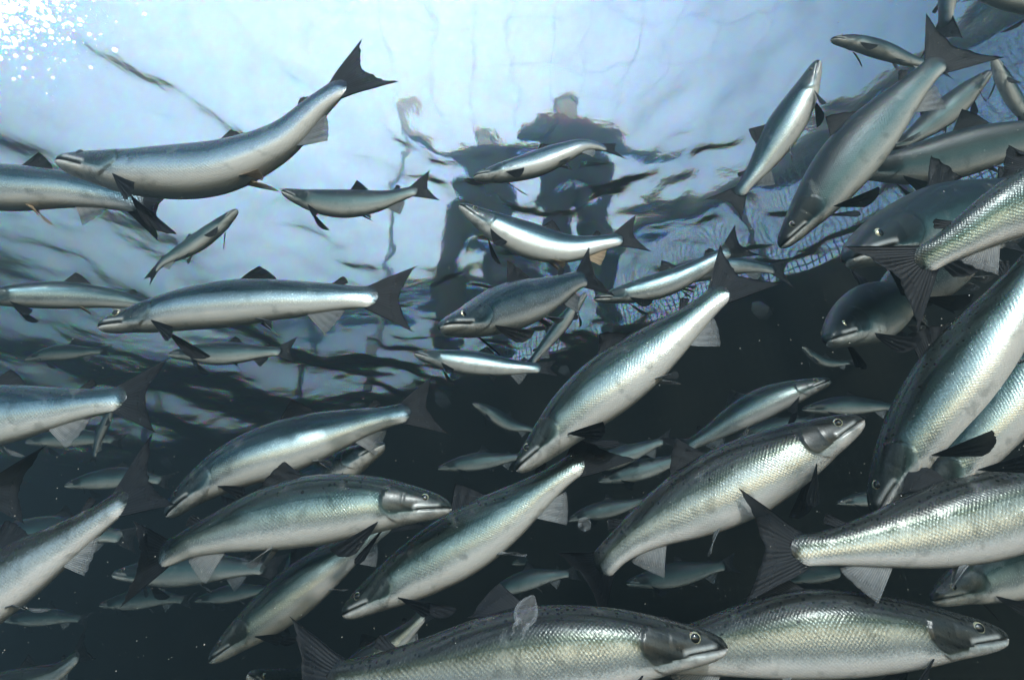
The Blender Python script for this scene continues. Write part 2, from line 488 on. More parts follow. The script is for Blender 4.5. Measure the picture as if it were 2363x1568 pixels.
# rope hanging beside the collar, seen wavering through the surface
def hang_pole(x, y, h0, h1, rad, name, label, cat, col):
    zs = np.linspace(h0, h1, 14)
    path = np.stack([x + .02 * np.sin(zs * 3), y + .02 * np.cos(zs * 2.3), zs], -1)
    v, f = tube(path, rad, 10)
    o = mesh_obj(name, v - path[0], f, [col]); o.location = path[0]
    tag(o, label, cat); return o
hang_pole(-1.62 * K, 5.95 * K, SURF_Z + .06, SURF_Z + 2.3, .028, 'mooring_pole', 'weathered grey pole rising beside the walkway, seen wavering through the surface', 'pole', plain('weathered_pole', (.26, .27, .26), .7, .4, 14.))

# ------------------------------------------------------------------ people on the walkway
def skin_body(name, joints, bones, mat, label, parent=None, loc=None):
    me = bpy.data.meshes.new(name)
    names = list(joints)
    me.from_pydata([joints[n][0] for n in names], [(names.index(a), names.index(b)) for a, b in bones], [])
    o = bpy.data.objects.new(name, me); COL.objects.link(o)
    me.materials.append(mat)
    sk = o.modifiers.new('skin', 'SKIN'); sk.use_smooth_shade = True
    for i, n in enumerate(names):
        r = joints[n][1]
        me.skin_vertices[0].data[i].radius = (r, r) if not isinstance(r, tuple) else r
        me.skin_vertices[0].data[i].use_root = (i == 0)
    sb = o.modifiers.new('subdivision', 'SUBSURF'); sb.levels = 2; sb.render_levels = 2
    if parent: o.parent = parent
    if loc is not None: o.location = loc
    return o

def person(loc, rot, jacket, trousers, hair, label, pose, yoke):
    sk = plain('face_skin', (.62, .42, .33), .5, .15, 30.)
    J = {'pelvis': ((0, 0, .95), (.21, .16)), 'waist': ((0, 0, 1.12), (.22, .17)), 'chest': ((0, 0, 1.34), (.25, .19)), 'neck': ((0, -.01, 1.50), .065),
         'head0': ((0, -.02, 1.60), (.085, .095)), 'head1': ((0, -.02, 1.72), (.08, .095)), 'crown': ((0, -.01, 1.79), .05)}
    B = [('pelvis', 'waist'), ('waist', 'chest'), ('chest', 'neck'), ('neck', 'head0'), ('head0', 'head1'), ('head1', 'crown')]
    for s, n in ((-1, 'l'), (1, 'r')):
        el, wr = pose[n]
        J.update({'sh' + n: ((s * .23, 0, 1.42), .10), 'el' + n: (el, .080), 'wr' + n: (wr, .045),
                  'hip' + n: ((s * .12, 0, .88), .13), 'kn' + n: ((s * .15, -.02, .48), .10), 'an' + n: ((s * .16, .02, .09), .075), 'to' + n: ((s * .15, -.16, .05), .045)})
        B += [('chest', 'sh' + n), ('sh' + n, 'el' + n), ('el' + n, 'wr' + n), ('pelvis', 'hip' + n), ('hip' + n, 'kn' + n), ('kn' + n, 'an' + n), ('an' + n, 'to' + n)]
        w_ = Vector(wr); d = (w_ - Vector(el)).normalized()
        sd = d.orthogonal().normalized()
        for q in range(5):
            off = (q - 2) * .018
            base = w_ + d * .05 + sd * off
            tip = base + d * (.075 - .008 * abs(q - 2)) + sd * off * .5 + Vector((0, -.02, 0))
            J['fa%s%d' % (n, q)] = (tuple(base), .012); J['fb%s%d' % (n, q)] = (tuple(tip), .008)
            B += [('wr' + n, 'fa%s%d' % (n, q)), ('fa%s%d' % (n, q), 'fb%s%d' % (n, q))]
    k = NT('person_clothes')
    tcn = k.n('ShaderNodeTexCoord'); x = k.n('ShaderNodeSeparateXYZ'); k.l(tcn.outputs['Object'], x.inputs[0])
    c = k.ramp(k.math('MULTIPLY', x.outputs[2], 0.5), [(0.0, (.01, .01, .012)), (.06, trousers), (.46, jacket), (.685, yoke), (.755, (.74, .54, .43)), (.99, (.74, .54, .43))], 'CONSTANT')
    p = k.n('ShaderNodeBsdfPrincipled'); p.inputs['Roughness'].default_value = .8; k.l(c, p.inputs['Base Color']); k.l(p.outputs[0], k.out.inputs['Surface'])
    o = skin_body('person', J, B, k.m, label)
    o.location = loc; o.rotation_euler = (0, 0, rot); o.scale = (1.08,) * 3
    tag(o, label, 'person')
    # hair as a cap over the skull
    V, F = [], []
    for i in range(9):
        for j in range(18):
            th = i / 8 * 1.75; ph = j / 18 * 2 * math.pi
            rr = 1 + .05 * math.sin(5 * ph + 3 * th)
            V.append((.098 * rr * math.sin(th) * math.cos(ph), -.005 + .115 * rr * math.sin(th) * math.sin(ph), 1.70 + .115 * rr * math.cos(th) + (0.02 if math.sin(ph) > 0 else 0)))
    for i in range(8):
        for j in range(18):
            F.append((i * 18 + j, i * 18 + (j + 1) % 18, (i + 1) * 18 + (j + 1) % 18, (i + 1) * 18 + j))
    mesh_obj('hair', np.array(V), F, [hair], o)
    for s in (-1, 1):
        e, fa, mi = uv_sphere(.012, 8, 6); mesh_obj('eye', e + np.array([s * .032, -.112, 1.68]), fa, [EYE_PUPIL], o)
    return o

def uv_sphere(r, seg=16, rings=12):
    V, F, ang = [], [], []
    for i in range(rings + 1):
        th = math.pi * i / rings
        for j in range(seg):
            ph = 2 * math.pi * j / seg
            V.append((r * math.sin(th) * math.cos(ph), r * math.sin(th) * math.sin(ph), r * math.cos(th)))
    for i in range(rings):
        for j in range(seg):
            F.append((i * seg + j, (i + 1) * seg + j, (i + 1) * seg + (j + 1) % seg, i * seg + (j + 1) % seg)); ang.append((i + .5) / rings * 180)
    return np.array(V), F, ang

person((.74 * K, 5.05 * K, SURF_Z + .14), R(15), (.035, .042, .06), (.03, .034, .045), plain('fair_hair', (.45, .33, .2), .6, .3, 40.),
       'person in dark jacket standing on the walkway with one arm held out to the rail', {'l': ((-.36, -.12, 1.15), (-.30, -.34, 1.02)), 'r': ((.50, -.02, 1.30), (.78, -.10, 1.22))}, (.16, .035, .05))
person((-.42 * K, 5.72 * K, SURF_Z + .14), R(-10), (.03, .036, .05), (.05, .045, .042), plain('pale_hair', (.5, .42, .3), .6, .3, 40.),
       'person in dark clothes with a raised arm standing left of the other one', {'l': ((-.42, -.1, 1.40), (-.50, -.22, 1.72)), 'r': ((.34, -.12, 1.15), (.28, -.34, 1.05))}, (.04, .045, .06))

# ------------------------------------------------------------------ salmon
PROF = np.array([
    # s,    dorsal, ventral, halfwidth
    (0.000, .007, .007, .008), (.008, .018, .017, .017), (.02, .0255, .026, .024), (.05, .038, .039, .033), (.085, .048, .049, .040), (.13, .060, .060, .047),
    (.18, .073, .074, .053), (.24, .086, .088, .057), (.32, .099, .101, .060), (.40, .107, .109, .060), (.48, .107, .108, .057), (.56, .099, .100, .051),
    (.64, .084, .086, .043), (.72, .066, .067, .034), (.79, .053, .052, .028), (.85, .044, .043, .021), (.885, .042, .041, .015), (.91, .042, .041, .009), (.93, .043, .042, .004), (.94, .040, .039, .0012)])
def prof(s):
    # smooth interpolation (Catmull-Rom through the table)
    s = np.asarray(s, float)
    out = []
    x = PROF[:, 0]
    for c in (1, 2, 3):
        y = PROF[:, c]
        m = np.gradient(y, x)
        i = np.clip(np.searchsorted(x, s) - 1, 0, len(x) - 2)
        h = x[i + 1] - x[i]; t = np.clip((s - x[i]) / h, 0, 1)
        out.append((2 * t ** 3 - 3 * t ** 2 + 1) * y[i] + (t ** 3 - 2 * t ** 2 + t) * h * m[i] + (-2 * t ** 3 + 3 * t ** 2) * y[i + 1] + (t ** 3 - t ** 2) * h * m[i + 1])
    return out

class Spine:
    def __init__(self, pts, L, g, roll):
        """pts: points along the fish, snout to tail fork: (x, y) across the view with an optional offset in depth (in fish lengths)"""
        raw = np.array([(p[0], p[1]) for p in pts], float)
        off = np.array([p[2] if len(p) > 2 else 0.0 for p in pts])
        seg = np.concatenate([[0], np.cumsum(np.linalg.norm(np.diff(raw, axis=0), axis=1))]); t = seg / seg[-1]
        rays = np.array([ray(*p) for p in raw])
        rays = rays / (rays @ np.array([0, cP, sP]))[:, None]        # equal depth: the fish lies across the view
        D = 1.0
        for _ in range(14):
            P = rays * (D * (1 + g * (t - .5)) + off * L)[:, None]
            Cc = catmull(P, 24)
            ln = np.linalg.norm(np.diff(Cc, axis=0), axis=1).sum()
            D *= (L / ln) ** 0.8
        self.D = D
        P = rays * (D * (1 + g * (t - .5)) + off * L)[:, None]
        C = catmull(P, 24)
        a = np.concatenate([[0], np.cumsum(np.linalg.norm(np.diff(C, axis=0), axis=1))]); a /= a[-1]
        self.S = np.linspace(0, 1, 161)
        C = np.stack([np.interp(self.S, a, C[:, i]) for i in range(3)], -1)
        for _ in range(6):
            C[1:-1] = .25 * C[:-2] + .5 * C[1:-1] + .25 * C[2:]
        T = np.gradient(C, axis=0); T /= np.linalg.norm(T, axis=1)[:, None]
        U = np.array([0, 0, 1.0]) - T * T[:, 2:3]
        n = np.linalg.norm(U, axis=1)
        # carry the dorsal direction along the spine so that it never flips
        mid = T[80]; u = np.array([0, 0, 1.0]) - mid * mid[2]
        u /= np.linalg.norm(u)
        Bm = np.cross(mid, u)
        # a positive roll turns the back towards the viewer
        ro = R(roll) * (-1 if Bm.dot(C[80]) > 0 else 1)
        u = u * math.cos(ro) + Bm * math.sin(ro)
        U = np.zeros_like(T)
        U[80] = u
        for rng in (range(81, 161), range(79, -1, -1)):
            prev = u
            for i in rng:
                q = prev - T[i] * prev.dot(T[i]); q /= np.linalg.norm(q); U[i] = q; prev = q
        self.C, self.T, self.U, self.B, self.L = C, T, U, np.cross(T, U), L
    def map(self, p):
        p = np.asarray(p, float).reshape(-1, 3)
        s = p[:, 0]; sc = np.clip(s, 0, 1)
        f = lambda A: np.stack([np.interp(sc, self.S, A[:, i]) for i in range(3)], -1)
        return f(self.C) + f(self.T) * ((s - sc) * self.L)[:, None] + (f(self.U) * p[:, 1:2] + f(self.B) * p[:, 2:3]) * self.L

def fan(B, T, nt, thick, bow=0.0, bowdir=(0, 0, 1)):
    """a fin of rays running from base points B to tip points T; two skins that close at the edge"""
    B, T = np.asarray(B), np.asarray(T)
    n = len(B); bowdir = np.asarray(bowdir)
    t = np.linspace(0, 1, nt)
    G = B[:, None, :] + (T - B)[:, None, :] * t[None, :, None]
    i = np.linspace(0, 1, n)
    G = G + (bow * (t ** 2)[None, :] * np.ones((n, 1)) + .0022 * np.sin(i * 23)[:, None] * t[None, :])[..., None] * bowdir
    nrm = np.cross(G[-1, -1] - G[0, 0], G[0, -1] - G[0, 0]); nrm /= np.linalg.norm(nrm) + 1e-9
    th = thick * (1 - .88 * t)[None, :, None] * nrm
    top, bot = (G + th).reshape(-1, 3), (G - th).reshape(-1, 3)
    F = grid_faces(n, nt)
    m = n * nt
    F2 = F + [tuple(q + m for q in fq[::-1]) for fq in F]
    ring = [i * nt for i in range(n)] ; 
    def strip(a):
        for p, q_ in zip(a[:-1], a[1:]): F2.append((p, p + m, q_ + m, q_))
    strip([i * nt + nt - 1 for i in range(n)][::-1]); strip(list(range(nt))[::-1]); strip([(n - 1) * nt + j for j in range(nt)]); strip(ring)
    ii, tt = np.meshgrid(i, t, indexing='ij')
    uvw = np.stack([ii, tt, np.zeros_like(ii)], -1).reshape(-1, 3)
    return np.vstack([top, bot]), F2, np.vstack([uvw, uvw])

def make_salmon(label, pts, L=.72, g=0.0, roll=0.0, fat=1.0, tail=1.0, mat=0, lod=1, pec=0.6, pelv='pale', anal='pale', blunt=0.0, fins=True, ragged=.0035, mouth=0.0, dorsal=1.0, dark_head=0.0):
    L = L * K; fat = fat * .96
    rg = random.Random(label)
    sp = Spine(pts, L, g, roll)
    top = sp.C[:, 2].max()
    nh, nb, seg = ((64, 96, 96), (34, 60, 56), (18, 34, 28))[lod]
    ss = np.concatenate([np.linspace(0, 1, nh) ** 1.35 * .24, np.linspace(.24, .94, nb + 1)[1:]])
    hd, hv, hw = prof(ss)
    ft = lambda q: 1 + (fat - 1) * (1 - sstep(.58, .84, np.asarray(q)))
    hd, hv = hd * ft(ss), hv * ft(ss)
    hw = hw * (1 + blunt) * rg.uniform(.92, 1.08)
    hd = hd * rg.uniform(.95, 1.05); hv = hv * rg.uniform(.94, 1.05)
    th = np.linspace(0, 2 * math.pi, seg, endpoint=False)
    cs, sn = np.cos(th), np.sin(th)                       # cos: 1 = back, -1 = belly
    S2 = np.repeat(ss[:, None], seg, 1)
    H = np.where(cs[None, :] > 0, hd[:, None], hv[:, None])
    e = 0.92
    S2 = S2 - .030 * np.abs(cs)[None, :] ** 2.2 * sstep(.89, .94, ss)[:, None]
    Yv = H * np.sign(cs) * np.abs(cs) ** e
    Zv = hw[:, None] * np.sign(sn) * np.abs(sn) ** e * (1 - .10 * np.clip(-cs, 0, 1) * 0)
    yn = np.broadcast_to(cs, S2.shape)
    # gill cover: a plate that stands a little proud and ends in an arc
    se = .208 - .050 * np.clip(yn - .05, 0, 1) ** 1.4 - .075 * np.clip(-yn - .15, 0, 1) ** 1.3
    plate = np.clip(1 - (se - S2) / .055, 0, 1) * (S2 <= se) * sstep(-.97, -.7, yn) * (1 - sstep(.45, .75, yn))
    # mouth slit and upper jaw bone
    gape = mouth
    ym = -.003 - .20 * S2 - gape * .0
    dm = Yv - ym
    inm = (1 - sstep(.098, .108, S2))
    slit = np.exp(-(dm / .0036) ** 2) * inm * (S2 > .002)
    jaw = np.exp(-((dm - .0095) / .0055) ** 2) * (sstep(.028, .045, S2)) * (1 - sstep(.108, .118, S2))
    disp = .0036 * plate - .0075 * slit + .0022 * jaw
    chin = np.exp(-((dm + .010) / .008) ** 2) * (1 - sstep(.05, .10, S2)); disp = disp + .002 * chin
    pre = np.exp(-((S2 - (.145 - .02 * yn ** 2)) / .0035) ** 2) * (np.abs(yn + .1) < .45)
    disp = disp - .0012 * pre
    rl = np.sqrt(Yv ** 2 + Zv ** 2) + 1e-6
    Yv = Yv * (1 + disp / rl); Zv = Zv * (1 + disp / rl)
    P = np.stack([S2, Yv, Zv], -1).reshape(-1, 3)
    W = sp.map(P)
    nr = len(ss)
    F = []
    vid = np.arange(nr * seg).reshape(nr, seg)
    nxt = np.roll(vid, -1, 1)
    F = np.stack([vid[:-1], nxt[:-1], nxt[1:], vid[1:]], -1).reshape(-1, 4).tolist()
    a, b = sp.map([(-.0015, -.001, 0)])[0], sp.map([(.941, 0, 0)])[0]
    W = np.vstack([W, a, b])
    ia, ib = nr * seg, nr * seg + 1
    F += [(ia, (j + 1) % seg, j) for j in range(seg)] + [(ib, (nr - 1) * seg + j, (nr - 1) * seg + (j + 1) % seg) for j in range(seg)]
    org = sp.C[80].copy()
    o = mesh_obj('salmon', W - org, F, [FISH_MATS[mat]])
    o.location = org
    tag(o, label, 'salmon', 'salmon swimming in the net pen')
    # paint: height on the flank, dark lines, head mask, silver
    hp = (yn + 1) / 2
    hp = hp + .36 * (1 - sstep(.14, .24, S2)) * sstep(-.30, .25, dm / .05)          # dark upper head
    hp = np.where((S2 < .2) & (dm < 0), np.minimum(hp, .12 + .45 * np.clip(S2 / .2, 0, 1) * hp), hp)
    hp = np.where(S2 > .905, hp + .35 * sstep(.905, .935, S2), hp)
    hp = hp + dark_head * (1 - sstep(-.01, .004, S2 - se)) * sstep(-.95, -.35, yn) * (1 - .7 * (dm < 0) * (S2 < .12))
    line = np.clip(np.exp(-((S2 - se - .003) / .0042) ** 2) * (sstep(-.98, -.8, yn)) * (1 - sstep(.3, .6, yn)) * .55 * (.6 + .4 * np.sin(yn * 5 + 1)), 0, 1)
    line = np.maximum(line, slit * .95)
    line = np.maximum(line, pre * .22)
    endf = sstep(.902, .936, ss)[:, None] * (.62 + .38 * np.sin(yn * 31 + 2 * np.sin(yn * 9)))
    line = np.maximum(line, np.clip(endf, 0, .92))
    br = (.5 + .5 * np.sin((S2 * 1.0 + .05 * yn) * 2 * math.pi / .0115)) * sstep(.10, .13, S2) * (S2 < se) * (1 - sstep(-.72, -.5, yn)) * .30
    line = np.maximum(line, br)
    nos = np.exp(-(((S2 - .046) ** 2 + (Yv - .020) ** 2) / .0026 ** 2)); line = np.maximum(line, nos)
    headm = 1 - sstep(-.002, .006, S2 - se)
    headm = np.where(yn > .45, 1 - sstep(.165, .185, S2 + .0 * yn), headm)
    paint = np.stack([hp, line, headm, jaw * .42], -1).reshape(-1, 4)
    paint = np.vstack([paint, [.3, .2, 1, 0], [.5, 0, 0, 0]])
    set_attr(o, 'paint', 'FLOAT_COLOR', paint)
    per = np.sqrt((hd[:, None] ** 2 + hw[:, None] ** 2) / 2)
    V2 = np.minimum(th, 2 * math.pi - th)[None, :] * per
    uvw = np.stack([S2, V2 + np.where(th > math.pi, 7.3, 0)[None, :] * 0, np.where(th > math.pi, 3.1, 0)[None, :] + 0 * S2 + rg.random() * 50], -1).reshape(-1, 3)
    set_attr(o, 'scale_uv', 'FLOAT_VECTOR', np.vstack([uvw, uvw[:1], uvw[-1:]]))

    fmat = {'pale': FIN_PALE, 'dark': FIN_DARK, 'tan': FIN_TAN, 'grey': FIN_GREY}
    nt_ = (9, 6, 4)[lod]
    def add_fin(name, B, T, m, thick=.0016, bow=0., bowdir=(0, 0, 1)):
        V, Ff, uv = fan(B, T, nt_, thick, bow, bowdir)
        fo = mesh_obj(name, sp.map(V) - org, Ff, [m], o)
        set_attr(fo, 'scale_uv', 'FLOAT_VECTOR', uv)
        return fo
    hd1 = lambda s: prof(s)[0] * ft(s)
    hv1 = lambda s: prof(s)[1] * ft(s)
    jit = lambda n: np.array([rg.uniform(-1, 1) for _ in range(n)]) * ragged
    nray = (26, 18, 12)[lod]
    i = np.linspace(0, 1, nray)
    ragged = ragged * rg.uniform(.4, 1.3); dorsal = dorsal * rg.uniform(.7, 1.08)
    # tail
    y = np.linspace(-1, 1, nray + 5); n5 = len(y)
    ay = np.abs(y)
    B = np.stack([.905 + .020 * (1 - ay) - .012 * ay ** 6, y * .041, 0 * y], -1)
    Tt = np.stack([.998 + .060 * ay ** 1.35 + jit(n5) * (ay < .93), y * .138 * tail * (1 - .06 * ay ** 8), 0 * y], -1)
    # rays sweep: outer ones curve outward
    add_fin('tail_fin', B, Tt, FIN_DARK, .0028, rg.uniform(-.02, .02))
    if not fins: return o
    # dorsal and adipose
    sb = .445 + .115 * i
    B = np.stack([sb, hd1(sb) - .006, 0 * i], -1)
    T = np.stack([.505 + .095 * i + jit(nray) * .6, hd1(.50 + 0 * i) * (1 - .35 * i ** 2) + dorsal * (.078 * (1 - i) ** .8 + .012) * sstep(-.08, .10, i), 0 * i], -1)
    T[:, 1] = np.maximum(T[:, 1], hd1(np.clip(T[:, 0], 0, .9)) + .006)
    add_fin('dorsal_fin', B, T, FIN_DARK, .0022, rg.uniform(-.02, .02))
    sb = .770 + .030 * i
    B = np.stack([sb, hd1(sb) - .004, 0 * i], -1)
    T = np.stack([.800 + .028 * i, hd1(sb) + .030 * np.sin(math.pi * (.28 + .62 * i)), 0 * i], -1)
    add_fin('adipose_fin', B, T, FIN_DARK, .0035)
    # anal
    sb = .705 + .085 * i
    B = np.stack([sb, -(hv1(sb) - .005), 0 * i], -1)
    T = np.stack([.775 + .055 * i + jit(nray) * .5, -(hv1(.74 + 0 * i) + .070 * (1 - i) ** .7 + .006 - .02 * i), 0 * i], -1)
    add_fin('anal_fin', B, T, fmat[anal], .0018, rg.uniform(-.01, .01))
    # paired fins
    for sd in (-1, 1):
        k = pec + rg.uniform(-.12, .12)                     # how far the fin stands out
        n0 = nray
        bs = np.stack([.212 + .010 * i, -.060 * fat - .020 * fat * i * 0 - .016 * i, sd * (.047 - .006 * i)], -1)
        ang = np.linspace(.10, .62, n0)
        e1 = np.array([.82, -.30 - .30 * k, sd * (.12 + .55 * k)]); e1 /= np.linalg.norm(e1)
        e2 = np.array([.25, -.85, -sd * .20]); e2 -= e1 * e1.dot(e2); e2 /= np.linalg.norm(e2)
        ln = .148 * (1 - .42 * i ** 1.6) * (1 + jit(n0) * 3)
        T = bs + ln[:, None] * (np.cos(ang)[:, None] * e1 + np.sin(ang)[:, None] * e2)
        add_fin('pectoral_fin', bs, T, FIN_DARK, .0020, rg.uniform(.0, .02), (0, 0, sd))
        bs = np.stack([.545 + .016 * i, -hv1(.55) * .93 + 0 * i, sd * (.020 - .007 * i)], -1)
        e1 = np.array([.80, -.42 - .25 * rg.random(), sd * .28]); e1 /= np.linalg.norm(e1)
        e2 = np.array([.3, -.8, -sd * .5]); e2 -= e1 * e1.dot(e2); e2 /= np.linalg.norm(e2)
        ln = .082 * (1 - .30 * i ** 2) * (1 + jit(n0) * 2)
        ang = np.linspace(-.12, .38, n0)
        T = bs + ln[:, None] * (np.cos(ang)[:, None] * e1 + np.sin(ang)[:, None] * e2)
        add_fin('pelvic_fin', bs, T, fmat[pelv], .0018, 0., (0, 0, sd))
        # eye
        V, Ff, ang_ = uv_sphere(.0142, (20, 14, 10)[lod], (16, 12, 8)[lod])
        V = np.stack([V[:, 0], V[:, 1], V[:, 2] * .62 * sd], -1)
        if sd < 0: Ff = [q[::-1] for q in Ff]
        mi = [1 if q < 50 else (0 if q < 76 else 2) for q in ang_]
        wz = float(prof(.083)[2]) * (1 + blunt) * .93
        eo = mesh_obj('eye', sp.map(V + np.array([.083, .015, sd * (wz - .0030)])) - org, Ff, [EYE_IRIS, EYE_PUPIL, EYE_RIM], o, True, mi)
    return o

